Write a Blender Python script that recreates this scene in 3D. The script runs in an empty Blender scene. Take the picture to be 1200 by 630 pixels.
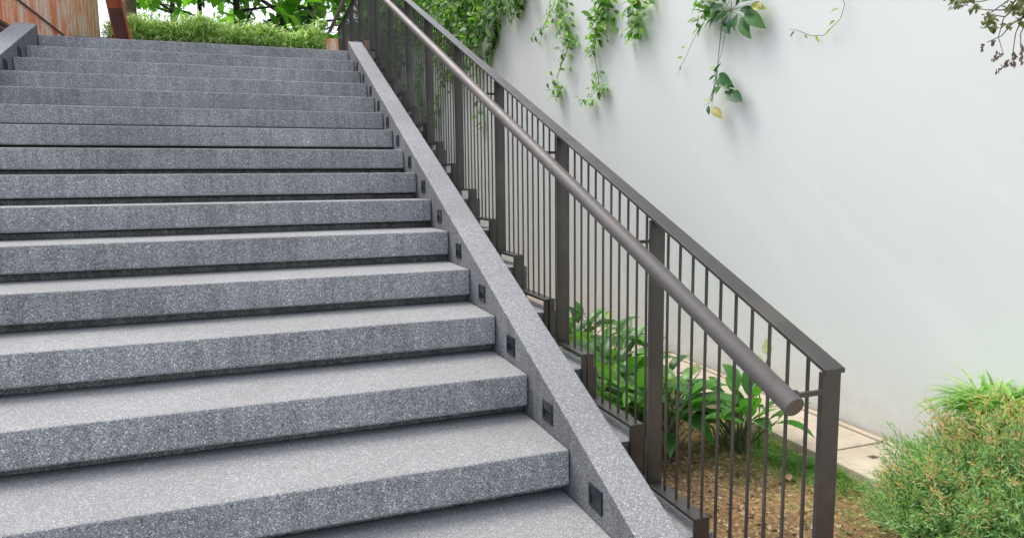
import bpy, math, random
from mathutils import Vector, Matrix
random.seed(7)
S = bpy.context.scene
COL = S.collection
PI = math.pi
# ------------------------------------------------------------------ dimensions
T, R = 0.35925, 0.15            # tread depth and rise
W = 2.5345                      # width between the side curbs
SL = R / T
HC, WC = 0.080, 0.127           # curb height above the nosings, curb width
FX0, FX1 = 0.207, 0.256         # fence flat bars, from - to in X
FXC = 0.2315
WX = 1.92                       # white wall face
ZG = -0.45                      # lower garden level
ZL = 14 * R                     # landing level
YL = 14 * T
CAM = Vector((-0.87864, -1.91672, 0.82778)); FPX = 816.894
YAW, PITCH, ROLL = 0.34582, -0.12116, -0.01145
fw = Vector((math.sin(YAW)*math.cos(PITCH), math.cos(YAW)*math.cos(PITCH), math.sin(PITCH)))
rt0 = Vector((math.cos(YAW), -math.sin(YAW), 0)); up0 = rt0.cross(fw)
rt = rt0*math.cos(ROLL) + up0*math.sin(ROLL); up = -rt0*math.sin(ROLL) + up0*math.cos(ROLL)
def on(ax, v, x, y):
    """point of the plane axis=v seen at photo position x, y (used only to survey the place)"""
    d = fw + rt*((x-600)/FPX) + up*((315-y)/FPX)
    return CAM + d*((v-CAM[ax])/d[ax])

# ------------------------------------------------------------------ helpers
class MB:
    def __init__(s): s.v = []; s.f = []; s.m = []
    def face(s, pts, m=0):
        n = len(s.v); s.v += [tuple(p) for p in pts]; s.f.append(tuple(range(n, n+len(pts)))); s.m.append(m)
    def box(s, x0, x1, y0, y1, z0, z1, m=0):
        n = len(s.v)
        s.v += [(x0,y0,z0),(x1,y0,z0),(x1,y1,z0),(x0,y1,z0),(x0,y0,z1),(x1,y0,z1),(x1,y1,z1),(x0,y1,z1)]
        for f in ((0,3,2,1),(4,5,6,7),(0,1,5,4),(1,2,6,5),(2,3,7,6),(3,0,4,7)):
            s.f.append(tuple(n+i for i in f)); s.m.append(m)
    def prism_x(s, poly, x0, x1, m=0):
        """poly: list of (y,z), counter-clockwise seen from +X"""
        n = len(s.v); k = len(poly)
        s.v += [(x0,y,z) for y,z in poly] + [(x1,y,z) for y,z in poly]
        s.f.append(tuple(n+i for i in reversed(range(k)))); s.m.append(m)
        s.f.append(tuple(n+k+i for i in range(k))); s.m.append(m)
        for i in range(k):
            j = (i+1) % k
            s.f.append((n+i, n+j, n+k+j, n+k+i)); s.m.append(m)
    def tube(s, pts, rad, seg=10, m=0, cap=True):
        pts = [Vector(p) for p in pts]
        rr = rad if isinstance(rad, (list, tuple)) else [rad]*len(pts)
        rings = []; ref = None
        for i, p in enumerate(pts):
            d = (pts[min(i+1,len(pts)-1)] - pts[max(i-1,0)]).normalized()
            if ref is None: ref = Vector((0,0,1)) if abs(d.z) < .9 else Vector((1,0,0))
            a = d.cross(ref)
            if a.length < 1e-5: a = d.cross(Vector((0,1,0)))
            a.normalize(); b = d.cross(a); ref = a.cross(d)
            n = len(s.v)
            for q in range(seg):
                an = 2*PI*q/seg; s.v.append(tuple(p + (a*math.cos(an)+b*math.sin(an))*rr[i]))
            rings.append(n)
        for i in range(len(rings)-1):
            for q in range(seg):
                q2 = (q+1) % seg
                s.f.append((rings[i]+q, rings[i]+q2, rings[i+1]+q2, rings[i+1]+q)); s.m.append(m)
        if cap:
            s.f.append(tuple(rings[0]+q for q in reversed(range(seg)))); s.m.append(m)
            s.f.append(tuple(rings[-1]+q for q in range(seg))); s.m.append(m)
    def leaf(s, base, d, nrm, L, w, droop=0.3, seg=3, fold=0.18, m=0, shape=0.45):
        d = Vector(d).normalized(); nrm = Vector(nrm)
        side = d.cross(nrm)
        if side.length < 1e-4: side = d.orthogonal()
        side.normalize(); n2 = side.cross(d).normalized()
        p = Vector(base); n0 = len(s.v); dd = d.copy()
        for i in range(seg+1):
            t = i/seg
            ww = w*0.5*(math.sin(PI*min(1, (t**shape_exp(shape)))) if 0 < t < 1 else 0.03)
            s.v.append(tuple(p - side*ww + n2*fold*ww)); s.v.append(tuple(p)); s.v.append(tuple(p + side*ww + n2*fold*ww))
            dd = (dd - n2*(droop/seg)).normalized(); n2 = side.cross(dd).normalized()
            p = p + dd*(L/seg)
        for i in range(seg):
            a = n0+3*i
            s.f.append((a, a+3, a+4, a+1)); s.m.append(m)
            s.f.append((a+1, a+4, a+5, a+2)); s.m.append(m)
    def build(s, name, mats, parent=None, smooth=False, bevel=0, segs=2, loc=None):
        me = bpy.data.meshes.new(name)
        off = Vector((0,0,0))
        if parent is not None: off = wloc(parent)
        elif loc is not None: off = Vector(loc)
        me.from_pydata([tuple(Vector(v)-off) for v in s.v], [], s.f)
        if not isinstance(mats, (list, tuple)): mats = [mats]
        for mt in mats: me.materials.append(mt)
        me.polygons.foreach_set('material_index', s.m)
        if smooth: me.polygons.foreach_set('use_smooth', [True]*len(s.f))
        me.update()
        o = bpy.data.objects.new(name, me); COL.objects.link(o)
        if parent is not None: o.parent = parent
        else: o.location = off
        if bevel:
            b = o.modifiers.new('Bevel', 'BEVEL'); b.width = bevel; b.segments = segs; b.limit_method = 'ANGLE'
        return o
def shape_exp(k): return math.log(0.5)/math.log(k)     # widest point at k of the length
def wloc(o):
    p = Vector((0,0,0))
    while o is not None: p = p + o.location; o = o.parent
    return p
def tag(o, label=None, cat=None, group=None, kind=None):
    if label: o['label'] = label
    if cat: o['category'] = cat
    if group: o['group'] = group
    if kind: o['kind'] = kind
    return o
def empty(name, loc, label, cat, group=None):
    o = bpy.data.objects.new(name, None); COL.objects.link(o); o.location = loc; o.empty_display_size = .05
    return tag(o, label, cat, group)

# ------------------------------------------------------------------ materials
class NT:
    def __init__(s, name):
        s.mat = bpy.data.materials.new(name); s.mat.use_nodes = True
        s.t = s.mat.node_tree; s.b = s.t.nodes['Principled BSDF']; s.out = s.t.nodes['Material Output']
        s.pos = s.t.nodes.new('ShaderNodeNewGeometry')
    def n(s, typ, **k):
        o = s.t.nodes.new(typ)
        for a, b in k.items():
            if a.startswith('i_'): o.inputs[a[2:].replace('_',' ')].default_value = b
            else: setattr(o, a, b)
        return o
    def l(s, a, b): s.t.links.new(a, b)
    def coord(s, scale=(1,1,1)):
        m = s.n('ShaderNodeMapping'); m.inputs['Scale'].default_value = scale
        s.l(s.pos.outputs['Position'], m.inputs['Vector']); return m.outputs[0]
    def noise(s, scale, detail=4, rough=.55, vec=None):
        o = s.n('ShaderNodeTexNoise'); o.inputs['Scale'].default_value = scale
        o.inputs['Detail'].default_value = detail; o.inputs['Roughness'].default_value = rough
        s.l(vec or s.pos.outputs['Position'], o.inputs['Vector']); return o.outputs['Fac']
    def ramp(s, fac, stops, interp='LINEAR'):
        o = s.n('ShaderNodeValToRGB'); o.color_ramp.interpolation = interp
        e = o.color_ramp.elements
        while len(e) < len(stops): e.new(.5)
        for i, (p, c) in enumerate(stops):
            e[i].position = p; e[i].color = (c, c, c, 1) if isinstance(c, (int, float)) else tuple(c)+(1,)
        s.l(fac, o.inputs[0]); return o.outputs[0]
    def mix(s, f, a, b, mode='MIX'):
        o = s.n('ShaderNodeMix', data_type='RGBA', blend_type=mode)
        for i, v in ((0, f), (6, a), (7, b)):
            if hasattr(v, 'is_linked') or hasattr(v, 'links'): s.l(v, o.inputs[i])
            else: o.inputs[i].default_value = v if i == 0 else (tuple(v)+(1,) if len(v) == 3 else v)
        return o.outputs[2]
    def bump(s, h, st=.3, dist=.01):
        o = s.n('ShaderNodeBump'); o.inputs['Strength'].default_value = st; o.inputs['Distance'].default_value = dist
        s.l(h, o.inputs['Height']); s.l(o.outputs[0], s.b.inputs['Normal'])
    def base(s, c):
        if hasattr(c, 'links'): s.l(c, s.b.inputs['Base Color'])
        else: s.b.inputs['Base Color'].default_value = tuple(c)+(1,)

def mat_granite(name, dark=1.0, tint=(.985,1.0,1.012), stain=0.4, top=True, vlight=1.0):
    a = NT(name)
    wob = a.n('ShaderNodeTexNoise'); wob.inputs['Scale'].default_value = 260
    a.l(a.pos.outputs['Position'], wob.inputs['Vector'])
    vm = a.n('ShaderNodeVectorMath', operation='SCALE'); vm.inputs['Scale'].default_value = .0025
    a.l(wob.outputs['Color'], vm.inputs[0])
    va = a.n('ShaderNodeVectorMath', operation='ADD'); a.l(a.pos.outputs['Position'], va.inputs[0]); a.l(vm.outputs[0], va.inputs[1])
    def vor(sc):
        v = a.n('ShaderNodeTexVoronoi'); v.inputs['Scale'].default_value = sc; a.l(va.outputs[0], v.inputs['Vector'])
        sp = a.n('ShaderNodeSeparateColor'); a.l(v.outputs['Color'], sp.inputs[0]); return sp.outputs[0], v.outputs['Distance']
    c1, d1 = vor(330); c2, d2 = vor(540)
    r1 = a.ramp(c1, [(0, .07), (.16, .18), (.38, .28), (.64, .37), (.86, .50), (.945, .92)], 'CONSTANT')
    r2 = a.ramp(c2, [(0, .09), (.22, .21), (.50, .32), (.8, .43), (.94, .92)], 'CONSTANT')
    c = a.mix(.38, r1, r2)
    # matrix of cement between the chips
    big = a.noise(1.3, 5, .6); big2 = a.noise(6.5, 4, .6)
    c = a.mix(1, c, a.ramp(big, [(.3, .78), (.7, 1.18)]), 'MULTIPLY')
    c = a.mix(1, c, a.ramp(big2, [(.25, .88), (.75, 1.08)]), 'MULTIPLY')
    # rain streaks running down the upright faces
    st = a.noise(1, 4, .65, a.coord((26, 26, 1.6)))
    sf = a.ramp(st, [(.38, 1-.42*stain), (.62, 1.06)])
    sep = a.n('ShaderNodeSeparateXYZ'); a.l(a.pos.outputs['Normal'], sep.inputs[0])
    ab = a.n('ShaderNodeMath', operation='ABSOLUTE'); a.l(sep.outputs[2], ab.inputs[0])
    c = a.mix(ab.outputs[0], a.mix(1, a.mix(1, c, sf, 'MULTIPLY'), (vlight, vlight, vlight), 'MULTIPLY'), c)  # upright faces scaled in colour to paint their share of light
    # walked-on tops: worn patches, plus tread light balanced in the colour
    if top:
        wear_light = a.noise(3.1, 6, .65)
        wf = a.ramp(wear_light, [(.25, .30), (.7, .60)])
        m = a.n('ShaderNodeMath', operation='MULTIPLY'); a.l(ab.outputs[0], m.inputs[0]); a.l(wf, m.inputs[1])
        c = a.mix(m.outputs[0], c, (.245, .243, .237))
    c = a.mix(1, c, tuple(x*dark for x in tint), 'MULTIPLY')
    a.base(c); a.b.inputs['Roughness'].default_value = .78
    a.b.inputs['Specular IOR Level'].default_value = .35
    h = a.mix(.5, a.ramp(d1, [(0, 1), (.6, 0)]), a.ramp(d2, [(0, 1), (.6, 0)]))
    a.bump(h, .35, .0015)
    return a.mat
GRAN = mat_granite('granite_chip', 1.08, vlight=1.27)
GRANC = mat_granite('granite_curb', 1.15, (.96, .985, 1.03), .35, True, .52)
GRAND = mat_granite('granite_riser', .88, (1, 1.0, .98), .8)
GRANL = mat_granite('granite_landing', 1.0, (.97, .99, 1.03), .3)

def mat_metal(name, col, rough=.42, spec=.5, met=.35):
    a = NT(name)
    n1 = a.noise(35, 5, .6); n2 = a.noise(4, 4)
    c = a.mix(1, col, a.ramp(n1, [(.3, .88), (.7, 1.1)]), 'MULTIPLY')
    c = a.mix(a.ramp(n2, [(.52, 0), (.75, .22)]), c, (.30, .27, .23))
    a.base(c); a.b.inputs['Metallic'].default_value = met
    a.l(a.ramp(n1, [(.3, rough-.06), (.7, rough+.1)]), a.b.inputs['Roughness'])
    a.b.inputs['Specular IOR Level'].default_value = spec
    a.bump(a.noise(300, 2), .08, .0006)
    return a.mat
BRONZE = mat_metal('bronze_paint', (.056, .052, .047), .36, .9)
BRONZE2 = mat_metal('bronze_tube', (.145, .134, .126), .50, .6, .35)
RUSTR = mat_metal('rust_brown_paint', (.17, .085, .055), .5, .4, .1)
LAMP = mat_metal('step_light_black', (.018, .022, .030), .45, .4, 0)

def mat_shaded_dirt():
    a = NT('shaded_dirt_concrete')
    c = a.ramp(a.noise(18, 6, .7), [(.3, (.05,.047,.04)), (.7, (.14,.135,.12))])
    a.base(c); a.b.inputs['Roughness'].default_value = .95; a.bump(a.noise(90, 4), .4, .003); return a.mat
SHADED_DIRT = mat_shaded_dirt()

def mat_wall():
    a = NT('white_plaster')
    c = a.mix(a.ramp(a.noise(.7, 5, .6), [(.3, 0), (.75, 1)]), (.795, .835, .815), (.745, .79, .77))
    # faint diagonal wash marks and drips
    v = a.n('ShaderNodeMapping'); v.inputs['Scale'].default_value = (1, .5, 3.5)
    v0 = a.n('ShaderNodeMapping'); v0.inputs['Rotation'].default_value = (math.radians(138), 0, 0)
    a.l(a.pos.outputs['Position'], v0.inputs['Vector']); a.l(v0.outputs[0], v.inputs['Vector'])
    c = a.mix(a.ramp(a.noise(.9, 4, .6, v.outputs[0]), [(.53, 0), (.68, .35)]), c, (.87, .88, .87))
    sep = a.n('ShaderNodeSeparateXYZ'); a.l(a.pos.outputs['Position'], sep.inputs[0])
    mr = a.n('ShaderNodeMapRange'); a.l(sep.outputs[2], mr.inputs[0])
    mr.inputs[1].default_value = ZG+.02; mr.inputs[2].default_value = ZG+.60; mr.inputs[3].default_value = 1; mr.inputs[4].default_value = 0
    pw = a.n('ShaderNodeMath', operation='POWER'); a.l(mr.outputs[0], pw.inputs[0]); pw.inputs[1].default_value = 2.2
    mm = a.n('ShaderNodeMath', operation='MULTIPLY'); a.l(pw.outputs[0], mm.inputs[0]); a.l(a.ramp(a.noise(7, 5, .65), [(.3, .15), (.7, .8)]), mm.inputs[1])
    c = a.mix(mm.outputs[0], c, (.52, .48, .42))
    a.base(c); a.b.inputs['Roughness'].default_value = .75
    a.bump(a.noise(45, 6, .6), .12, .004); return a.mat
WALL = mat_wall()

def mat_soil():
    a = NT('soil')
    v = a.n('ShaderNodeTexVoronoi'); v.inputs['Scale'].default_value = 75; a.l(a.pos.outputs['Position'], v.inputs['Vector'])
    sp = a.n('ShaderNodeSeparateColor'); a.l(v.outputs['Color'], sp.inputs[0])
    c = a.ramp(sp.outputs[0], [(0, (.10,.062,.03)), (.3, (.17,.11,.055)), (.6, (.25,.17,.09)), (.82, (.36,.26,.15)), (.95, (.55,.46,.34))], 'CONSTANT')
    c = a.mix(.45, c, a.ramp(a.noise(150, 6, .7), [(.3, (.09,.055,.028)), (.7, (.34,.24,.14))]))
    c = a.mix(1, c, a.ramp(a.noise(3, 5, .6), [(.3, .8), (.7, 1.5)]), 'MULTIPLY')
    c = a.mix(1, c, (1.02, .95, .76), 'MULTIPLY')
    a.base(c); a.b.inputs['Roughness'].default_value = .95
    a.bump(a.mix(.5, v.outputs['Distance'], a.noise(60, 6, .7)), .9, .012); return a.mat
SOIL = mat_soil()
def mat_paving():
    a = NT('cream_paving')
    c = a.mix(a.ramp(a.noise(5, 6, .65), [(.3, 0), (.7, 1)]), (.60,.52,.41), (.44,.37,.28))
    c = a.mix(a.ramp(a.noise(26, 6, .7), [(.55, 0), (.72, .6)]), c, (.30,.25,.17))
    a.base(c); a.b.inputs['Roughness'].default_value = .85; a.bump(a.noise(70, 6, .65), .35, .003); return a.mat
PAVE = mat_paving()
def simple(name, c0, c1, sc=20, rough=.9, bump=.3):
    a = NT(name); a.base(a.ramp(a.noise(sc, 5, .65), [(.3, c0), (.7, c1)])); a.b.inputs['Roughness'].default_value = rough
    a.bump(a.noise(sc*3, 5, .6), bump, .004); return a.mat
GROUT = simple('dark_joint', (.06,.05,.035), (.13,.11,.08))
PKERB = simple('path_edge', (.20,.17,.13), (.38,.33,.26), 14)
GREYC = simple('grey_concrete', (.16,.17,.17), (.26,.27,.27), 9)
TERRA = simple('terracotta', (.22,.09,.05), (.34,.15,.09), 12)
GRASSG = simple('grass_ground', (.05,.08,.025), (.10,.13,.05), 8)
BARK1 = simple('dark_bark', (.022,.016,.012), (.06,.045,.035), 22, .9, .8)
BARK2 = simple('pale_bark', (.16,.12,.075), (.30,.24,.16), 18, .9, .6)
TWIG = simple('twig_bark', (.10,.07,.05), (.20,.15,.10), 40)
STEMG = simple('green_stem', (.10,.13,.05), (.22,.24,.12), 40)

def mat_rust():
    a = NT('orange_corrugated')
    st = a.noise(1, 6, .75, a.coord((15, 15, 1.6)))
    c = a.ramp(st, [(.36, (.80,.22,.09)), (.46, (.95,.36,.17)), (.505, (.95,.48,.29)), (.53, (.96,.74,.57)), (.68, (.96,.82,.67))])
    c = a.mix(a.ramp(a.noise(1, 5, .7, a.coord((15, 15, 4))), [(.66, 0), (.74, .6)]), c, (.46,.36,.28))
    a.base(c); a.b.inputs['Roughness'].default_value = .7; a.bump(st, .2, .004); return a.mat
RUST = mat_rust()
BEAM_LIT = simple('lit_orange_steel', (.30,.07,.022), (.46,.12,.04), 10, .6)
BEAMD = simple('brown_steel', (.075,.024,.016), (.13,.045,.028), 10, .55)

def mat_leaf(name, cols, rough=.45, trans=.35, tcol=(1.5,1.7,.7)):
    a = NT(name)
    rnd = a.pos.outputs['Random Per Island']
    c = a.ramp(rnd, [(i/(len(cols)-1), q) for i, q in enumerate(cols)])
    c = a.mix(1, c, a.ramp(a.noise(40, 3), [(.3, .8), (.7, 1.2)]), 'MULTIPLY')
    a.base(c); a.b.inputs['Roughness'].default_value = rough; a.b.inputs['Specular IOR Level'].default_value = .45
    tr = a.n('ShaderNodeBsdfTranslucent')
    a.l(a.mix(1, c, tcol, 'MULTIPLY'), tr.inputs[0])
    ms = a.n('ShaderNodeMixShader'); ms.inputs[0].default_value = trans
    a.l(a.b.outputs[0], ms.inputs[1]); a.l(tr.outputs[0], ms.inputs[2]); a.l(ms.outputs[0], a.out.inputs[0])
    return a.mat
L_VINE = mat_leaf('vine_leaf', [(.04,.13,.03), (.11,.27,.045), (.22,.42,.07), (.36,.56,.13)], .4, .45)
L_VINED = mat_leaf('dark_vine_leaf', [(.03,.10,.025), (.08,.21,.045), (.15,.31,.06), (.28,.46,.10)], .4, .45)
L_BIGV = mat_leaf('broad_vine_leaf', [(.02,.09,.045), (.04,.14,.06), (.10,.24,.07)], .35, .3)
L_YEL = mat_leaf('yellowing_leaf', [(.24,.36,.05), (.40,.44,.08), (.36,.30,.08)])
L_LILY = mat_leaf('lily_leaf', [(.03,.12,.02), (.06,.21,.03), (.10,.30,.045), (.20,.42,.07)], .3, .35)
L_SPATHE = mat_leaf('white_spathe', [(.62,.60,.48), (.72,.70,.60)], .5, .3)
L_FINE = mat_leaf('feathery_leaf', [(.13,.32,.13), (.22,.44,.19), (.33,.52,.20), (.46,.58,.26), (.25,.46,.22)], .6, .4)
L_TIP = mat_leaf('copper_shoot', [(.60,.34,.20), (.72,.46,.28), (.54,.48,.24)], .6, .45)
L_TUFT = mat_leaf('striped_grass', [(.12,.30,.05), (.20,.42,.08), (.34,.54,.14), (.54,.66,.30)], .45, .4)
L_HEDGE = mat_leaf('variegated_blade', [(.20,.36,.10), (.44,.60,.22), (.70,.80,.44), (.88,.92,.70)], .5, .5, (1.25,1.35,.85))
L_TEAK = mat_leaf('large_tree_leaf', [(.015,.06,.012), (.06,.18,.02), (.14,.36,.04), (.28,.55,.08)], .4, .55)
L_TREE = mat_leaf('tree_leaf', [(.05,.13,.03), (.14,.30,.06), (.28,.48,.12), (.42,.60,.22)], .5, .55)
L_SPRIG = mat_leaf('olive_leaf', [(.06,.08,.02), (.12,.14,.04), (.20,.20,.07)], .5, .3)
M_FLOWER = mat_leaf('dried_tassel', [(.05,.03,.035), (.12,.08,.07), (.22,.15,.10)], .8, .1)
L_GRASS = mat_leaf('grass_blade', [(.10,.24,.04), (.17,.34,.06), (.26,.42,.11)], .6, .4)
L_DRY = mat_leaf('dry_leaf', [(.25,.14,.07), (.38,.25,.15), (.30,.18,.10)], .8, .2)

# ------------------------------------------------------------------ ground
m = MB(); Z = ZG
m.face([(-300,-300,Z),(300,-300,Z),(300,300,Z),(-300,300,Z)])
tag(m.build('ground', SOIL), kind='structure')
m = MB(); m.box(-4.5, .127, -9, -2*T-.03, Z+.0, Z+.004)
tag(m.build('pavement', GRANL), kind='structure')

# ------------------------------------------------------------------ staircase
stair = empty('staircase', (-W/2, -2*T, ZG), 'wide outdoor staircase of grey speckled granite-chip steps between two low sloping curbs', 'staircase')
TH = .117; REC = .058
for k in range(-2, 15):
    y0 = k*T; z = k*R
    m = MB()
    y1 = y0+T+REC+.004 if k < 14 else y0+.55
    m.box(-W+.002, -.002, y0, y1, z-TH, z)
    tag(m.build('step', GRAN, stair, bevel=.0080))
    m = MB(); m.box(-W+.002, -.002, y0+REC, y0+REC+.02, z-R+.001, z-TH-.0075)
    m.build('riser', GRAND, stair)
    m = MB(); m.box(-W+.002, -.002, y0+REC+.021, y0+REC+.03, z-R+.001, z-TH-.0012)  # dark grimy backing strip paints the groove's shade under each slab
    m.build('shadow_joint', SHADED_DIRT, stair)
YT = 5.06
def curb(x0, x1, side):
    m = MB()
    zt = HC + YT*SL
    yb = (ZG+.03-HC)/SL
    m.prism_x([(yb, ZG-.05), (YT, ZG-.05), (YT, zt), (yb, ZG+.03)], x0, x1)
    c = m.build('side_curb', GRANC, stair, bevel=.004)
    for k in range(-2, 14):
        if side > 0:
            yc = k*T - .178; zc = k*R - .083
        else:
            yc = k*T - .178 + T*.0; zc = k*R - .083
        if k < -1: continue
        f = MB(); hw, hh, t = .041, .035, .010
        X0, X1 = (0, .004) if side > 0 else (-.004, 0)
        xf = x0 if side > 0 else x1
        a, b = (xf-.005, xf+.002) if side > 0 else (xf-.002, xf+.005)
        f.box(a, b, yc-hw, yc+hw, zc+hh-t, zc+hh); f.box(a, b, yc-hw, yc+hw, zc-hh, zc-hh+t)
        f.box(a, b, yc-hw, yc-hw+t, zc-hh+t, zc+hh-t); f.box(a, b, yc+hw-t, yc+hw, zc-hh+t, zc+hh-t)
        # hood and lens inside the frame
        aa, bb = (xf-.0035, xf+.001) if side > 0 else (xf-.001, xf+.0035)
        f.box(aa, bb, yc-hw+t, yc+hw-t, zc+.004, zc+hh-t)
        a2, b2 = (xf-.0012, xf+.001) if side > 0 else (xf-.001, xf+.0012)
        f.box(a2, b2, yc-hw+t, yc+hw-t, zc-hh+t, zc+.004, 1)
        f.build('step_light', [LAMP, LENS], c)
    return c
a = NT('step_light_lens'); a.base((.012,.016,.022)); a.b.inputs['Roughness'].default_value = .2; LENS = a.mat
curb(0, WC, 1); curb(-W-.165, -W, -1)
# the steps carry on outside the right curb as a narrow stone ledge under the fence
m = MB()
prof = []
for k in range(-2, 15):
    y0 = k*T; z = k*R
    m.box(WC+.001, .275, y0-.0, (y0+T-.001 if k < 14 else 5.6), ZG-.05, z)
m.build('outer_ledge', GRANC, stair, bevel=.003)

# landing
m = MB(); m.box(-4.6, .275, YL+.552, 8.78, ZG-.02, ZL-.002)
tag(m.build('landing', GRANL), kind='structure')
m = MB(); m.box(-4.6, -W-.166, YL+.0, YL+.551, ZG-.02, ZL-.002)
tag(m.build('landing_edge', GRANL), kind='structure')

# ------------------------------------------------------------------ stair fence
post_px = [957, 768, 658.9, 586, 537, 502, 478]
rows = [540, 420, 300, 200, 100, 60, 30]
py = [on(0, FXC, x, y).y for x, y in zip(post_px, rows)]
py[0] = -.800+.0
while py[-1]+.69 < 5.2: py.append(py[-1]+.69)
HR = .768     # underside edge of the flat top rail above the nosing line
fence = empty('stair_fence', (FXC, py[0], ZG), 'bronze grey metal fence of thin upright bars climbing beside the granite stairs', 'fence')
ZLR = ZL+.775
def railz(y): return min(HR + y*SL, ZLR)
YK = (ZLR-HR)/SL
ytip = -.814
m = MB()
tk = .010
m.prism_x([(ytip, railz(ytip)), (YK, ZLR), (YK, ZLR+tk), (ytip, railz(ytip)+tk)], FX0, FX1+.002)
m.build('top_rail', BRONZE, fence, bevel=.0012)
def treadk(y): return math.floor((y+.368-0.0)/T)       # which stepped base rail stands under y
def basez(y): return -.096 + treadk(y)*R
LY0 = -.368
for y in py:
    m = MB()
    zb = basez(y) if y > -.5 else ZG-.02
    m.box(FX0, FX1, y-.006, y+.006, zb, railz(y-.006)-.001)
    m.build('post', BRONZE, fence, bevel=.0012)
# stepped base rails with their short uprights
for j in range(-1, 15):
    y0 = LY0 + j*T; z = -.096 + j*R
    m = MB()
    y1 = y0+T
    m.box(FX0, FX1, y0+.0005, y1-.0005, z-.010, z)
    m.box(FX0+.0005, FX1-.0005, y0, y0+.010, (z-R if j > -1 else ZG-.02), z-.0105)
    m.build('base_rail', BRONZE, fence, bevel=.001)
# balusters
yb = []
for i in range(len(py)-1):
    n = 10 if i == 0 else 11
    for q in range(1, n+1): yb.append(py[i] + (py[i+1]-py[i])*q/(n+1))
yb = [y for y in yb if y < YK-.02][:100]
bm_ = .0030
for y in yb:
    m = MB()
    zb = basez(y) if y > LY0-T else -.096-2*R+.15-.15
    if y < LY0-T: zb = ZG-.02
    m.box(FXC-bm_, FXC+bm_, y-bm_, y+bm_, zb-.001, railz(y-bm_)-.0005)
    m.build('baluster', BRONZE, fence)
# round handrail on brackets
HX = .108; HH = .7275; HRAD = .0225
yh0 = -.838
YK2 = YK
m = MB()
zh = lambda y: min(HH + y*SL, HH+YK*SL)
m.tube([(HX, yh0, zh(yh0)), (HX, yh0+.002, zh(yh0+.002)), (HX, YK-.05, zh(YK-.05)), (HX, YK-.015, zh(YK-.015)+.0), (HX, YK+.03, zh(YK)), (HX, YK+.10, zh(YK)), (HX, 7.75, zh(YK))],
       [HRAD-.0015, HRAD, HRAD, HRAD, HRAD, HRAD, HRAD], 28)
hr = m.build('handrail', BRONZE2, fence, smooth=False)
for p in hr.data.polygons: p.use_smooth = len(p.vertices) == 4
for i, y in enumerate(py):
    if y > 5: continue
    m = MB(); z = zh(y) - (.024 if i else 0)
    m.box(HX+(HRAD-.004 if i == 0 else .006), FX0+.002, y-.004-.012, y+.004-.012, z-.006, z+.004)
    m.tube([(HX+HRAD-.002, y-.012, z-.001), (HX+HRAD+.004, y-.012, z-.001)], .012, 12)
    m.build('bracket', BRONZE, hr)

# level fence along the landing
lf = empty('landing_fence', (FXC, 5.2, ZL), 'level stretch of bronze grey bar fence along the landing at the top of the stairs', 'fence')
m = MB(); m.box(FX0, FX1+.002, YK+.001, 7.9, ZLR, ZLR+tk); m.build('top_rail', BRONZE, lf, bevel=.001)
m = MB(); m.box(FX0, FX1, YK+.001, 7.9, ZL+.03, ZL+.04); m.build('base_rail', BRONZE, lf)
y = YK+.03; i = 0
while y < 7.9:
    m = MB()
    if i % 12 == 0:
        m.box(FX0, FX1, y-.006, y+.006, ZL-.01, ZLR-.001); m.build('post', BRONZE, lf)
        b = MB(); b.box(HX+HRAD-.003, FX0+.003, y-.01, y+.0, ZL+.70, ZL+.71)
        if y < 7.7: b.build('bracket', BRONZE, lf)
    else:
        m.box(FXC-bm_, FXC+bm_, y-bm_, y+bm_, ZL+.0395, ZLR-.0005); m.build('baluster', BRONZE, lf)
    y += .06; i += 1

# short rusty handrail at the top left, beyond the left curb
e = empty('low_handrail', (-2.95, 5.7, ZL), 'rusty brown low handrail end beside the left curb at the top of the stairs', 'handrail')
m = MB(); m.box(-3.0, -2.94, 4.6, 5.88, 2.29, 2.325); m.build('rail', RUSTR, e, bevel=.006)
m = MB(); m.box(-3.0, -2.94, 4.6, 5.80, 2.225, 2.25); m.build('lower_rail', BRONZE, e, bevel=.003)
for yy in (4.9, 5.6):
    m = MB(); m.box(-2.98, -2.955, yy, yy+.03, ZL-.3, 2.29); m.build('post', BRONZE, e)

# ------------------------------------------------------------------ white wall
wl = empty('garden_wall', (WX+.1, 4, ZG), 'tall smooth white plastered garden wall behind the fence, vines hanging over it', 'wall')
m = MB(); m.box(WX, WX+.2, -8, 11.70, ZG-.1, 4.7); m.build('wall_face', WALL, wl)
m = MB(); m.box(WX-.03, WX+.23, -8, 11.70, 4.702, 4.78); m.build('coping', GREYC, wl)
m = MB(); m.box(.83, WX-.001, 11.5, 11.7, ZG-.1, 3.7); m.build('return_wall', WALL, wl)
m = MB(); m.box(WX-.028, WX-.001, -8, 11.49, ZG-.02, ZG+.045); m.build('skirting', PKERB, wl, bevel=.006)

# ------------------------------------------------------------------ path along the wall
m = MB()
PX0, PX1 = 1.47, WX-.030
m.box(PX0+.004, PX1, -8, 9, ZG-.1, ZG+.022)
tag(m.build('path_bed', GROUT), kind='structure')
m = MB()
yj = .495-.62*8
for i in range(22):
    ya = yj+i*.62
    m.box(PX0, WX-.075, ya+.005, ya+.615, ZG-.03, ZG+.040)
    m.box(WX-.066, WX-.031, ya+.004, ya+.616, ZG-.03, ZG+.046)
p_ = m.build('path', PAVE, bevel=.006); tag(p_, kind='structure')
m = MB()
for i in range(22):
    ya = yj+i*.62
    for q in (.14, .48):
        m.box((PX0+WX)/2-.05, (PX0+WX)/2-.015, ya+q, ya+q+.028, ZG+.0405, ZG+.0425)
tag(m.build('path_lifting_holes', GROUT), kind='structure')

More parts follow.
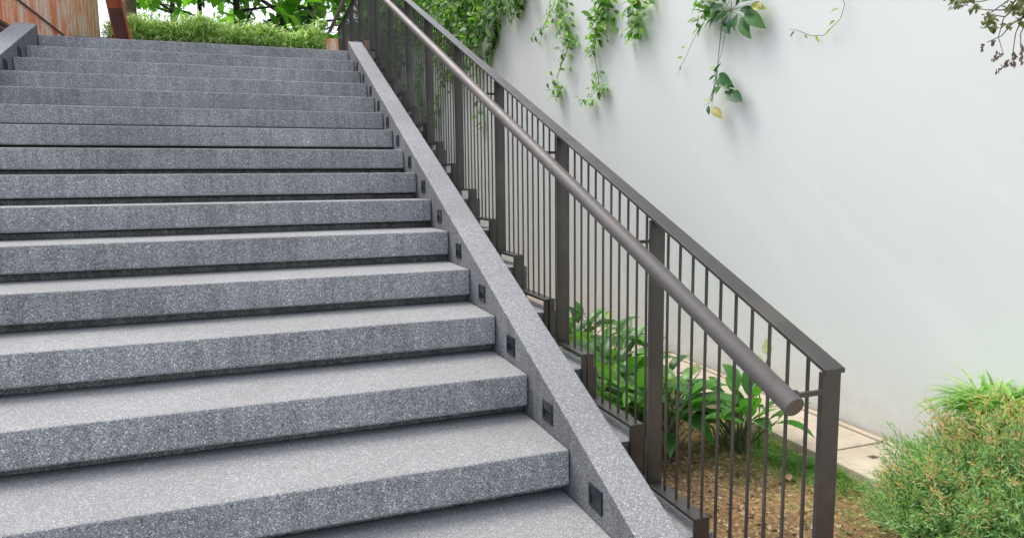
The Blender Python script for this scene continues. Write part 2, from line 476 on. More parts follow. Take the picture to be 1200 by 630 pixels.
# ------------------------------------------------------------------ soil relief, pebbles, grass, dry leaves
rs = random.Random(3)
m = MB()
NX, NY = 56, 110
def soilz(x, y):
    return ZG+.006 + .012*math.sin(x*9+y*3)*math.sin(y*7) + .010*math.sin(x*23+1)*math.sin(y*19)
vs = {}
for i in range(NX+1):
    for j in range(NY+1):
        x = .26+(PX0-.02-.26)*i/NX; y = -2+8*j/NY
        vs[i,j] = len(m.v); m.v.append((x, y, soilz(x,y)+rs.uniform(-.004,.004)))
for i in range(NX):
    for j in range(NY):
        m.f.append((vs[i,j], vs[i+1,j], vs[i+1,j+1], vs[i,j+1])); m.m.append(0)
tag(m.build('soil_bed', SOIL, smooth=True), kind='structure')
def pebble(m, x, y, z, r, mi=0):
    n = len(m.v)
    sx, sy, sz = r*rs.uniform(.7,1.3), r*rs.uniform(.7,1.3), r*rs.uniform(.5,.9)
    a0 = rs.uniform(0, PI)
    P_ = [(0,0,1)] + [(math.cos(a0+q*PI*.4)*.9, math.sin(a0+q*PI*.4)*.9, .25*rs.uniform(.5,1.5)) for q in range(5)] + [(0,0,-.6)]
    for p in P_: m.v.append((x+p[0]*sx, y+p[1]*sy, z+p[2]*sz))
    for q in range(5):
        q2 = (q+1) % 5
        m.f.append((n, n+1+q, n+1+q2)); m.m.append(mi); m.f.append((n+6, n+1+q2, n+1+q)); m.m.append(mi)
m = MB()
for i in range(5200):
    x = rs.uniform(.28, PX0-.03); y = -1+ 3.2*rs.random()**1.2
    pebble(m, x, y, soilz(x,y)+.001, rs.choice([.003,.004,.005,.007,.010]), rs.choice([0,0,1,1,2,3]))
PB = [simple('clod_a', (.10,.065,.035), (.18,.12,.07)), simple('clod_b', (.22,.15,.08), (.34,.25,.15)), simple('clod_c', (.42,.34,.24), (.55,.47,.36)), simple('clod_d', (.05,.03,.02), (.10,.065,.04))]
g = m.build('gravel', PB); tag(g, 'small brown clods and pebbles scattered over the bare soil bed', 'gravel', kind='stuff')
m = MB()
for i in range(9000):
    y = rs.uniform(-1.2, 2.2); x = PX0-.02-abs(rs.gauss(0, .13))-.0
    if rs.random() < .25: x = rs.uniform(.95, 1.45); y = rs.uniform(-.6, .8)
    if i % 2 and y < 2: x = PX0-.04-abs(rs.gauss(0,.10)); y = rs.gauss(.50,.16)
    if x < .5 or x > PX0-.005: continue
    an = rs.uniform(0, 2*PI); d = Vector((math.cos(an)*.6, math.sin(an)*.6, rs.uniform(.5,1.2)))
    m.leaf((x,y,soilz(x,y)), d, (0,0,1), rs.uniform(.02,.05), .0035, .6, 2, .1)
tag(m.build('grass', L_GRASS), 'short thin green grass growing along the cream path edge', 'grass', kind='stuff')
def lone_leaf(name, x, y, z, L, label):
    m = MB(); an = rs.uniform(0, 6)
    m.leaf((x,y,z), (math.cos(an), math.sin(an), .15), (0,0,1), L, L*.45, .5, 5, .5)
    o = m.build(name, L_DRY, smooth=True, loc=(x,y,z)); tag(o, label, 'leaf')
lp = on(2, ZG+.02, 925, 563); lone_leaf('dry_leaf', lp.x, lp.y, ZG+.02, .09, 'curled pale brown dry leaf on the soil at the path edge')
lp = on(2, ZG+.02, 812, 522); lone_leaf('dry_leaf', lp.x, lp.y, ZG+.03, .06, 'reddish brown dry leaf on the soil beside the broad-leaved clump')

# ------------------------------------------------------------------ peace lilies
def lily(cx, cy, n, hgt, spread, label, seed, spathes=0):
    r = random.Random(seed)
    e = empty('peace_lily', (cx, cy, ZG), label, 'plant', 'peace lilies in the bed behind the fence')
    st = MB(); fo = MB()
    for i in range(n):
        an = r.uniform(0, 2*PI); lean = r.uniform(.05, .9)
        bx, by = cx+r.gauss(0, spread*.35), cy+r.gauss(0, spread*.35)
        L = r.uniform(.35, 1.0)*hgt*.68
        d = Vector((math.cos(an)*lean, math.sin(an)*lean, 1)).normalized()
        p1 = Vector((bx, by, ZG)); p2 = p1 + d*L*.6; d2 = (d+Vector((math.cos(an)*.25, math.sin(an)*.25, 0))).normalized(); p3 = p2+d2*L*.4
        st.tube([p1, p2, p3], [.0045,.0035,.0025], 5)
        ll = r.uniform(.16, .25)*hgt/.5; ww = ll*r.uniform(.34,.50)
        d3 = Vector((math.cos(an), math.sin(an), r.uniform(.2, 2.6)))
        nr = Vector((-math.cos(an)*.5, -math.sin(an)*.5, 1))
        fo.leaf(p3, d3, nr, ll, ww, r.uniform(.3, 1.3), 6, .35)
    st.build('stem', STEMG, e)
    fo.build('foliage', L_LILY, e, smooth=True)
    for i in range(spathes):
        an = r.uniform(2.5, 5); x = cx+r.uniform(-.1,.1); y = cy+r.uniform(-.1,.1)
        f = MB(); top = Vector((x+math.cos(an)*.06, y+math.sin(an)*.06, ZG+hgt*r.uniform(.8,1.0)))
        f.tube([(x,y,ZG), ((x+top.x)/2,(y+top.y)/2,ZG+hgt*.5), top], .0028, 5, 1)
        f.leaf(top, (math.cos(an)*.4, math.sin(an)*.4, 1), (math.cos(an), math.sin(an), .2), .085, .05, -.4, 6, .6)
        f.build('flower', [L_SPATHE, STEMG], e, smooth=True)
lily(.82, .88, 72, .51, .20, 'lush broad-leaved peace lily clump standing nearest the stair fence', 11, 1)
lily(.90, 1.42, 50, .48, .22, 'peace lily clump farther up the bed, half hidden by the stair ledge', 12, 0)
lily(1.16, 1.95, 44, .46, .20, 'peace lily clump farthest from the camera beside the wall path', 15, 1)
lily(1.22, 2.55, 36, .50, .22, 'peace lily just showing over the stepped base of the fence', 16, 0)
lily(1.24, .76, 40, .45, .10, 'smaller peace lily standing alone at the grass by the cream path', 13, 1)

LIL = [o for o in bpy.data.objects if o.name.startswith('peace_lily')]
for (X_, px_, py_, own, L) in ((.86, 788, 453, 0, .075), (.98, 819, 437, 0, .06), (1.20, 901, 417, 4, .085)):
    q = on(0, X_, px_, py_); par = LIL[own]; b = wloc(par); f = MB()
    f.tube([(b.x+.02, b.y, ZG), ((b.x+q.x)/2+.01, (b.y+q.y)/2, ZG+.65*(q.z-ZG)), q], .0028, 5, 1)
    f.leaf(q, (-.1, .1, 1), (-.8, -.6, .2), L, L*.55, -.4, 6, .5)
    f.build('flower', [L_SPATHE, STEMG], par, smooth=True)
# ------------------------------------------------------------------ bottle-brush bush (feathery, copper tips)
def bush(cx, cy, z0, rx, ry, h, label, n, seed):
    r = random.Random(seed)
    e = empty('feathery_bush', (cx, cy, z0), label, 'bush')
    br = MB(); fo = MB(); tp = MB()
    for i in range(n):
        an = r.uniform(0, 2*PI); u = r.random()**.5
        ex, ey = math.cos(an)*u, math.sin(an)*u
        top = Vector((cx+ex*rx, cy+ey*ry, z0+h*(1-.60*u*u)*r.uniform(.55, 1.12)))
        b = Vector((cx+ex*rx*.25, cy+ey*ry*.25, z0+.02))
        mid = (b+top)/2 + Vector((ex*rx*.12, ey*ry*.12, .03))
        br.tube([b, mid, top], [.0035,.0022,.0010], 4, cap=False)
        # sprays along the outer half, each with small leaves
        for q in range(7):
            t = r.uniform(-.5, 1)**1 if q < 2 else r.uniform(.3, 1); p = mid.lerp(top, t) if t > 0 else mid.lerp(b, -t)
            d = Vector((r.gauss(ex*.5,.55), r.gauss(ey*.5,.55), r.uniform(.25,1.1))).normalized()
            L = r.uniform(.07,.15); 
            br.tube([p, p+d*L], [.0010,.0006], 3, cap=False)
            side = d.orthogonal().normalized()
            for w in range(15):
                tt = (w+1)/15
                rot = Matrix.Rotation(w*2.4+r.uniform(-.4,.4), 3, d)
                sd = rot @ side
                dd = (d*1.1+sd*(1-.5*tt)).normalized()
                tgt = tp if (t > .7 and tt > .3 and top.z > z0+h*.62 and r.random() < .7 and top.z > z0+h*.5) else fo
                tgt.leaf(p+d*L*tt, dd, d, r.uniform(.022,.042)*(1.15-.5*tt), r.uniform(.0042,.0062), .3, 2, .1)
    br.build('branches', TWIG, e); fo.build('foliage', L_FINE, e); tp.build('new_shoots', L_TIP, e)
bush(1.56, -.40, ZG, .42, .46, .45, 'large feathery green bush with coppery new shoots at the lower right', 430, 21)
bush(1.25, -.30, ZG, .21, .21, .28, 'low feathery green bush spreading onto the soil left of the large one', 120, 22)

# striped grass in a clay pot by the wall
gx, gy = 1.76, -.13
pot = empty('grass_pot', (gx, gy, ZG+.04), 'terracotta pot behind the feathery bush by the white wall', 'pot')
m = MB()
prof = [(.07,0),(.08,.05),(.10,.34),(.11,.34),(.11,.38),(.095,.38),(.09,.35),(0.001,.35)]
n0 = 28
for i,(r_,z_) in enumerate(prof):
    for q in range(n0): m.v.append((gx+r_*math.cos(2*PI*q/n0), gy+r_*math.sin(2*PI*q/n0), ZG+.04+z_))
for i in range(len(prof)-1):
    for q in range(n0):
        q2 = (q+1)%n0; m.f.append((i*n0+q, i*n0+q2, (i+1)*n0+q2, (i+1)*n0+q)); m.m.append(0)
m.build('pot_body', TERRA, pot, smooth=True)
r = random.Random(5)
e = empty('spider_grass', (gx, gy, ZG+.38), 'bright green and white striped arching grass tuft against the white wall at right', 'plant')
m = MB()
for i in range(600):
    an = r.uniform(0, 2*PI); el = r.uniform(.4, 2.0)
    d = Vector((math.cos(an), math.sin(an), el*1.1))
    px_, py_ = gx+r.gauss(0,.05), gy+r.gauss(0,.05)
    L = r.uniform(.15, .29)
    m.leaf((px_, py_, ZG+.38), d, (0,0,1), L, r.uniform(.010,.015), r.uniform(.9, 2.0), 6, .25, shape=.4)
m.build('foliage', L_TUFT, e, smooth=True)

# ------------------------------------------------------------------ vines on the wall
def strand(pts, label, leafL, dens, seed, mats=(L_VINE,), off=.035, width=.40, side_spread=.06, yellow=.02, tips=True, seg=4):
    """pts: survey points of one hanging stem on the wall, from the top down"""
    r = random.Random(seed)
    W3 = [on(0, WX-off*r.uniform(.5,1.3), x, y) for x, y in pts]
    top = W3[0]
    e = empty('hanging_vine', (WX-.03, top.y, top.z), label, 'vine', 'vines hanging over the white wall')
    # stem goes on up to the coping
    st = MB(); path = [Vector((WX-.03, top.y+.0, 4.70)), Vector((WX-off, top.y, (top.z+4.7)/2))] + W3 if tips else W3
    st.tube(path, [.004]*2+[.0016]*(len(path)-3)+[.0008] if tips else [.0016]*len(path), 5); st.build('stem', STEMG, e)
    fo = MB(); ye = MB()
    for a, b in zip(W3[:-1], W3[1:]):
        L = (b-a).length; n = max(1, int(L*dens*1.9))
        for i in range(n):
            p = a.lerp(b, (i+r.random())/n)
            s = 1 if r.random() < .5 else -1
            p = p + Vector((r.uniform(-.03,.015), r.gauss(0, side_spread), r.gauss(0, side_spread*.5)))
            d = Vector((r.uniform(-.9,.1), s*r.uniform(.3,1.2), r.uniform(-1.1,.35)))
            nr = Vector((-1, r.uniform(-.4,.4), r.uniform(.1,.9)))
            l = leafL*r.uniform(.75,1.35)
            (ye if r.random() < yellow else fo).leaf(p, d, nr, l, l*width*r.uniform(.85,1.15), r.uniform(.1,.7), seg, .25)
    fo.build('foliage', mats[0], e, smooth=True)
    if ye.f: ye.build('yellow_leaves', L_YEL, e, smooth=True)
def clumps(stem, cl, label, leafL, seed, mat=None, off=.045, width=.42, yellow=.015):
    """a hanging vine: stem survey points from the top down, then leaf clumps (x, y, rx, ry, n) along it"""
    r = random.Random(seed); X = WX-off
    P3 = [on(0, X+r.uniform(-.01,.02), x, y) for x, y in stem]; top = P3[0]
    e = empty('hanging_vine', (WX-.03, top.y, top.z), label, 'vine', 'vines hanging over the white wall')
    st = MB(); st.tube([Vector((WX-.03, top.y, 4.70)), Vector((X, top.y, (top.z+4.7)/2))]+P3, [.0035]*(len(P3)+1)+[.001], 5)
    fo = MB(); ye = MB()
    for (x, y, rx, ry, n) in cl:
        c = on(0, X, x, y); k = (c-CAM).dot(fw)/FPX
        for i in range(n):
            p = c + Vector((r.gauss(-.01,.03), r.gauss(0, rx*k*.75), r.gauss(0, ry*k*.6)))
            p.x = min(p.x, WX-.012)
            s_ = 1 if p.y > c.y else -1
            if r.random() < .3: s_ = -s_
            d = Vector((r.uniform(-.9,.2), s_*r.uniform(.2,1.2), r.uniform(-1.0,.4)))
            l = leafL*r.uniform(.6,1.3)
            (ye if r.random() < yellow else fo).leaf(p, d, (-1, r.uniform(-.5,.5), r.uniform(.2,1.3)), l, l*width*r.uniform(.85,1.2), r.uniform(.1,.8), 4, .25)
    st.build('stem', STEMG, e); fo.build('foliage', mat or L_VINE, e, smooth=True)
    if ye.f: ye.build('yellow_leaves', L_YEL, e, smooth=True)
clumps([(655,-10),(660,20),(668,45),(664,62),(657,78),(653,90),(652,106)],
       [(655,6,15,9,64),(662,25,10,13,52),(669,45,6,8,26),(664,60,6,6,13),(661,70,5,3,6),(648,84,5,1,3),(667,80,4,2,3),(650,95,8,2,8),(653,103,6,6,20),(652,112,3,3,5),(645,20,6,7,9)],
       'bushy hanging vine strand with a thin lower tail, first strand right of the leafy mass', .075, 31)
clumps([(650,4),(642,20),(636,34),(629,44)], [(640,26,4,4,8),(634,36,4,4,8),(627,44,4,3,6),(635,48,2,3,3)], 'short side shoot of small leaves left of the bushy strand', .06, 32)
clumps([(710,-10),(706,20),(698,45),(696,62),(700,84),(702,98),(690,118)],
       [(706,3,13,9,70),(700,25,11,11,54),(712,22,6,17,34),(697,45,8,7,26),(689,57,9,3,7),(695,60,3,6,6),(700,84,7,1,5),(696,93,8,3,5),(704,104,7,6,20),(692,115,8,5,13),(686,120,4,2,4)],
       'hanging vine strand with a bare gap above its pointed tip cluster', .078, 33)
clumps([(746,-10),(746,10),(747,24),(742,40)], [(743,4,8,5,16),(748,18,9,5,18),(745,31,9,5,18),(755,34,4,3,4),(739,39,5,3,7)], 'short compact hanging sprig of bright oval leaves in the middle of the wall top', .088, 35, width=.5)
clumps([(608,-10),(607,6),(603,18)], [(607,-2,12,6,50),(607,8,9,6,34),(602,17,4,4,10)], 'short leafy tongue of vine just right of the dense mass', .09, 40, mat=L_VINED)
clumps([(764,-12),(762,2)], [(764,-3,9,5,18),(759,5,3,3,4)], 'few small leaves peeking below the wall top between the sprigs', .07, 41)
clumps([(838,-14),(832,2),(826,18)], [(832,-2,9,7,26),(829,12,6,6,14),(824,24,4,3,6)], 'leafy spray beside the broad-leaved tuft, left of its large leaves', .085, 47)
strand([(838,-10),(832,8),(826,24),(818,36),(812,48),(806,62),(798,78),(794,90)], 'thin trailing tendril with a few tiny leaves left of the broad-leaved vine', .045, 6, 36, side_spread=.015)
strand([(862,-10),(852,6),(846,20),(850,40),(846,60),(841,78),(838,90)], 'bare thin stem joining the broad-leaved tuft to the leaves below it', .06, 5, 37, side_spread=.01)
strand([(985,-10),(990,6),(985,22),(975,32),(965,42),(950,42),(935,36),(925,34)], 'fine curling tendril on the empty part of the wall at right', .035, 9, 39, side_spread=.005, off=.03)

def big_cluster(cent, leaves, label, seed, mat=L_BIGV, off=.08):
    r = random.Random(seed)
    c = on(0, WX-off, *cent)
    e = empty('broad_leaved_vine', c, label, 'vine')
    st = MB(); fo = MB(); ye = MB()
    for (x, y, dx, dy, px, yel) in leaves:
        b = on(0, WX-off, x, y); q = on(0, WX-off-.02, x+dx, y+dy)
        d = q-b; L = d.length
        st.tube([c, b], [.0016,.001], 5)
        (ye if yel else fo).leaf(b, d, (-1, r.uniform(-.7,.3), r.uniform(.3,1.1)), L, L*px*.86, r.uniform(.1,.5), 7, .3)
    st.tube([c, Vector((WX-.03, c.y, c.z+.4)), Vector((WX-.03, c.y+.05, 4.7))], [.002,.003,.004], 5)
    st.build('stem', STEMG, e); fo.build('foliage', mat, e, smooth=True)
    if ye.f: ye.build('yellow_leaves', L_YEL, e, smooth=True)
big_cluster((856,12), [(858,14,-24,10,.38,0),(868,20,8,25,.50,0),(873,13,18,17,.45,0),(852,18,-6,14,.35,0),(860,20,-2,16,.42,0),(848,10,-20,-6,.4,0),(862,8,6,-14,.45,0),(842,16,-16,18,.4,0),(836,22,-14,8,.42,0),(880,6,14,2,.4,1),(850,4,-4,-16,.5,0),(868,2,20,-10,.45,0),(834,8,-10,-8,.42,0),(886,2,6,6,.4,1),(840,4,-14,10,.4,0),(856,22,-3,16,.5,0),(852,14,-14,12,.45,0),(864,16,-5,20,.42,0),(845,14,-16,4,.45,0),(858,26,-8,12,.45,0),(850,24,-8,10,.5,0),(868,10,14,2,.45,0),(862,0,14,-8,.4,0),(846,0,-12,-8,.45,0),(872,20,4,16,.4,0),(848,28,6,10,.5,0)],
            'tuft of large dark ribbed leaves hanging from the wall top right of centre', 51)
big_cluster((839,94), [(843,86,12,16,.5,0),(842,92,-1,10,.5,0),(844,103,-16,8,.5,0),(850,106,12,12,.55,0),(858,108,10,10,.6,0),(838,88,-8,6,.35,0),(838,84,4,-10,.35,0),(834,118,-12,-3,.25,1),(830,122,-7,2,.3,0),(830,124,0,10,.5,0),(834,126,11,11,.45,1),(833,120,2,-6,.3,0),(840,90,-6,9,.4,0),(846,97,8,9,.5,0),(841,84,-7,-3,.35,0),(837,86,3,-9,.35,0),(852,104,4,-8,.4,0),(846,101,-10,10,.5,0),(842,80,2,-8,.3,0)],
            'lowest cluster of oval green and yellowing leaves below the ribbed tuft', 52, off=.07)

# dense leafy mass at the far end of the wall
def mass(poly, label, n, seed, L=.12, mat=L_VINED, depth=.22):
    r = random.Random(seed)
    P_ = [on(0, WX, x, y) for x, y in poly]; Q = [(p.y, p.z) for p in P_]
    ys = [q[0] for q in Q]; zs = [q[1] for q in Q]
    def inside(y, z):
        c = False; j = len(Q)-1
        for i in range(len(Q)):
            if (Q[i][1] > z) != (Q[j][1] > z) and y < (Q[j][0]-Q[i][0])*(z-Q[i][1])/(Q[j][1]-Q[i][1])+Q[i][0]: c = not c
            j = i
        return c
    e = empty('vine_mass', (WX-.05, sum(ys)/len(ys), max(zs)), label, 'vine')
    fo = MB(); st = MB(); k = 0
    cl = []
    while len(cl) < n//14:
        y, z = r.uniform(min(ys), max(ys)), r.uniform(min(zs), max(zs))
        if inside(y, z): cl.append((y, z, r.uniform(.03, depth)))
    for y, z, dx in cl:
        st.tube([(WX-.02, y+r.uniform(-.1,.1), min(4.7, z+.5)), (WX-dx*.6, y, z+.1), (WX-dx, y, z-.06)], .003, 4, cap=False)
        for i in range(14):
            p = Vector((WX-dx+r.gauss(0,.03), y+r.gauss(0,.10), z+r.gauss(0,.10)))
            if p.x > WX-.005: p.x = WX-.01
            d = Vector((r.uniform(-1,.1), r.uniform(-1,1), r.uniform(-1.1,.5)))
            l = L*r.uniform(.6,1.2)
            fo.leaf(p, d, (-1, r.uniform(-.5,.5), r.uniform(0,1)), l, l*.45, r.uniform(.1,.7), 3, .25)
    st.build('stem', STEMG, e); fo.build('foliage', mat, e, smooth=True)
mass([(430,-20),(640,-20),(600,22),(584,34),(574,72),(560,66),(545,52),(548,84),(520,88),(515,62),(500,48),(480,40),(455,44),(430,50)], 'dense dark leafy creeper covering the far upper end of the white wall behind the fence', 5200, 61, L=.13)
r = random.Random(66)
e = empty('corner_creeper', (1.3, 11.4, 3.7), 'leafy creeper draped over the corner of the white wall behind the top of the fence', 'vine')
fo = MB(); st = MB()
for q in range(26):
    x = r.uniform(.85, 1.88); zt = 3.72; L = r.uniform(.3, 1.5)*(1.0 if r.random() < .7 else .5)
    st.tube([(x, 11.55, zt), (x+r.gauss(0,.03), 11.44, zt-.1), (x+r.gauss(0,.08), 11.46, zt-L)], .004, 4, cap=False)
    for i in range(int(L*46)):
        p = (x+r.gauss(0,.07), 11.44-abs(r.gauss(0,.05)), zt+.06-L*r.random())
        fo.leaf(p, (r.uniform(-1,1), r.uniform(-.8,0), r.uniform(-1,.4)), (r.uniform(-.4,.4), -1, r.uniform(.2,1)), r.uniform(.09,.16), .06, r.uniform(.1,.7), 3, .25)
st.build('stem', STEMG, e); fo.build('foliage', L_VINE, e, smooth=True)
strand([(586,-10),(584,14),(580,36),(576,56),(572,72)], 'dark leafy vine strand hugging the right edge of the dense creeper', .11, 70, 42, side_spread=.07, mats=(L_VINED,))
strand([(520,80),(518,100),(514,124),(512,146)], 'pale vine strand seen through the bars halfway up the fence', .11, 34, 43, side_spread=.06, tips=False)
strand([(556,70),(560,100),(562,130),(564,150)], 'thin vine strand seen through the bars right below the creeper', .10, 24, 44, side_spread=.04, tips=False)
strand([(470,70),(472,96),(468,120)], 'vine strand seen through the bars nearest the curb top', .14, 44, 45, side_spread=.12, tips=False)
strand([(494,66),(490,96),(494,118),(497,140)], 'vine strand seen through the bars left of the pale strand', .12, 34, 46, side_spread=.08, tips=False)

# ------------------------------------------------------------------ overhanging sprig, top right
def sprig():
    r = random.Random(71); X = 1.55
    c = on(0, X, 1200, -30)
    e = empty('overhanging_branch', c, 'thin drooping branches with small olive leaves and dry purple-brown tassels at the upper right corner', 'branch')
    br = MB(); fo = MB(); fl = MB()
    A = lambda x, y: on(0, X+r.uniform(-.06,.06), x, y)
    paths = [[(1230,-40),(1190,-8),(1150,2),(1118,2)], [(1220,-30),(1188,-4),(1160,16),(1158,24)], [(1210,-30),(1192,4),(1176,22),(1170,44),(1176,64)],
             [(1212,-20),(1200,16),(1190,40),(1186,70)], [(1215,-20),(1205,20),(1196,40),(1196,56)], [(1200,-10),(1180,12),(1160,12),(1140,10)],
             [(1190,8),(1178,20),(1166,18),(1154,20)], [(1200,20),(1186,28),(1174,42),(1156,50)], [(1200,-20),(1170,-2),(1150,-4),(1130,-6)], [(1224,0),(1214,30),(1204,60)]]
    tipsp = []
    for p in paths:
        q = [A(*t) for t in p]; br.tube(q, [.004,.0025,.0018,.0013,.001][:len(q)], 5, cap=False); tipsp.append(q)
    for (x, y, s) in [(1124,4,9),(1132,0,8),(1145,8,6),(1158,20,7),(1162,24,6),(1156,31,6),(1163,33,6),(1181,30,5),(1190,14,8),(1184,8,8),(1198,4,9),(1197,26,5),(1115,-2,7),(1120,6,6),(1140,12,5),(1196,12,6)]:
        for i in range(int(s*3)):
            p = A(x+r.gauss(0,s*.4), y+r.gauss(0,s*.25))
            fo.leaf(p, (r.uniform(-1,1), r.uniform(-1,1), r.uniform(-1,1)), (-.5, -.3, 1), r.uniform(.014,.024), .012, .3, 3, .2)
    for (x, y, dx, dy) in [(1153,50,-3,9),(1165,46,-3,5),(1170,58,-6,12),(1180,70,-14,16),(1182,68,-5,10),(1188,66,1,12),(1195,48,6,14),(1187,60,3,6),(1196,66,2,8),(1174,62,-8,6),(1184,72,4,4),(1198,56,-2,12)]:
        for i in range(16):
            t = r.random(); p = A(x+dx*t+r.gauss(0,.8), y+dy*t+r.gauss(0,.6))
            fl.leaf(p, (r.uniform(-.5,.5), r.uniform(-.5,.5), -1), (-1,0,0), r.uniform(.008,.014), .006, .2, 2, .2)
    br.build('twigs', TWIG, e); fo.build('foliage', L_SPRIG, e); fl.build('tassels', M_FLOWER, e)
sprig()

# ------------------------------------------------------------------ upper garden
YP = 8.8; ZP = 2.80
m = MB(); m.box(-60, .79, YP+.16, 11.7, ZG-.02, ZP-.03); m.box(-60, 60, 11.75, 90, ZG-.02, ZP-.031)
tag(m.build('upper_terrain', GRASSG), kind='structure')
m = MB(); m.box(-4.6, .16, YP, YP+.15, ZL-.3, ZP)
tag(m.build('planter_wall', GREYC, bevel=.01, loc=(-2.2, YP, ZL)), 'low grey concrete planter wall below the pale green hedge', 'wall')

def corrugated(name, x0, y0, x1, y1, z0, z1, pitch, amp, mat, parent):
    m = MB(); L = math.hypot(x1-x0, y1-y0); n = int(L/pitch*6)
    ux, uy = (x1-x0)/L, (y1-y0)/L; nx, ny = uy, -ux
    pr = [0, .6, 1, 1, .6, 0]
    pts = []
    for i in range(n+1):
        t = L*i/n; h = amp*pr[i % 6]
        pts.append((x0+ux*t+nx*h, y0+uy*t+ny*h))
    for (a, b) in zip(pts[:-1], pts[1:]):
        m.face([(a[0],a[1],z0),(b[0],b[1],z0),(b[0],b[1],z1),(a[0],a[1],z1)])
        m.face([(a[0]-nx*.05,a[1]-ny*.05,z1),(a[0],a[1],z1),(b[0],b[1],z1),(b[0]-nx*.05,b[1]-ny*.05,z1)])
    a, b = pts[-1], (pts[-1][0]-nx*.05, pts[-1][1]-ny*.05)
    m.face([(a[0],a[1],z0),(b[0],b[1],z0),(b[0],b[1],z1),(a[0],a[1],z1)])
    a, b = pts[0], (pts[0][0]-nx*.05, pts[0][1]-ny*.05)
    m.face([(a[0],a[1],z0),(b[0],b[1],z0),(b[0],b[1],z1),(a[0],a[1],z1)])
    return m.build(name, mat, parent)
cx_ = -3.1
cw = empty('corrugated_wall', (cx_, 8, ZL-.02), 'weathered orange corrugated wall with pale streaks at the top left of the stairs', 'wall')
corrugated('cladding', cx_, 5.0, cx_, 10.93, ZL-.3, 5.5, .16, .028, RUST, cw)
m = MB(); m.box(cx_+.030, cx_+.042, 5.0, 8.45, 2.722, 2.742); m.build('seam', BEAMD, cw)
ow = empty('low_corrugated_wall', (.5, YP+.05, ZG), 'low orange corrugated wall behind the end of the landing fence', 'wall')
corrugated('cladding', .165, YP+.02, .80, YP+.02, ZG, 2.955, .10, .018, RUST, ow)

# leaning steel beam
bt = on(1, 7.6, 134, 0); bb = on(1, 7.6, 145.5, 49)
be = empty('leaning_beam', (bb.x, 7.6, ZL), 'leaning rust-brown steel beam with its lit upper part coloured orange in front of the hedge', 'beam')
dx_ = (bt.x-bb.x)/(bt.z-bb.z)
def beam_piece(z0, z1, mat, name, x_a, x_b, ya, yb_):
    m = MB()
    X = lambda z: bb.x + dx_*(z-bb.z)
    v = [(X(z0)+x_a, ya, z0),(X(z0)+x_b, ya, z0),(X(z0)+x_b, yb_, z0),(X(z0)+x_a, yb_, z0),(X(z1)+x_a, ya, z1),(X(z1)+x_b, ya, z1),(X(z1)+x_b, yb_, z1),(X(z1)+x_a, yb_, z1)]
    m.v = v; m.f = [(0,3,2,1),(4,5,6,7),(0,1,5,4),(1,2,6,5),(2,3,7,6),(3,0,4,7)]; m.m = [0]*6
    return m.build(name, mat, be)
zc_ = on(1, 7.6, 134, 10).z
beam_piece(ZL, zc_, BEAMD, 'lower_web', -.082, .062, 7.6, 7.62)
beam_piece(zc_+.001, 6.5, BEAM_LIT, 'upper_web', -.082, .062, 7.6, 7.62)  # light on the upper part painted as brighter orange steel
beam_piece(ZL, 6.5, BEAM_LIT, 'flange', .063, .078, 7.55, 7.70)
beam_piece(ZL, 6.5, BEAM_LIT, 'flange', -.097, -.083, 7.60, 7.70)

# hedge of variegated blades
r = random.Random(81)
he = empty('blade_hedge', (-1.4, YP+.4, ZP), 'long low hedge of pale variegated grassy leaves at the top of the stairs', 'hedge')
m = MB()
for i in range(1500):
    y = YP+.05+abs(r.gauss(0,.32)); x = r.uniform(-2.62-.27*(y-8.9), .14)
    top = .36 + .05*math.sin(x*3.1)+.05*math.sin(x*7.7+1)+r.uniform(-.05,.07)
    hgt = r.uniform(.05, 1)*top
    if y < YP+.2 and r.random() < .5: hgt = r.uniform(-.02, .14)
    for q in range(9):
        an = r.uniform(0, 2*PI)
        d = Vector((math.cos(an), math.sin(an)-.35, r.uniform(-.1,1.9)))
        m.leaf((x+r.gauss(0,.015), y+r.gauss(0,.015), ZP+hgt-.05), d, (0,-.2,1), r.uniform(.10,.19), r.uniform(.016,.026), r.uniform(.5,2.0), 3, .2)
m.build('foliage', L_HEDGE, he)
m = MB()
for i in range(160):
    x = r.uniform(-2.6,.1); y = YP+.2+r.random()*.5; m.tube([(x,y,ZP-.04),(x+r.gauss(0,.03),y,ZP+.22)], [.006,.003], 4, cap=False)
m.build('stem', STEMG, he)

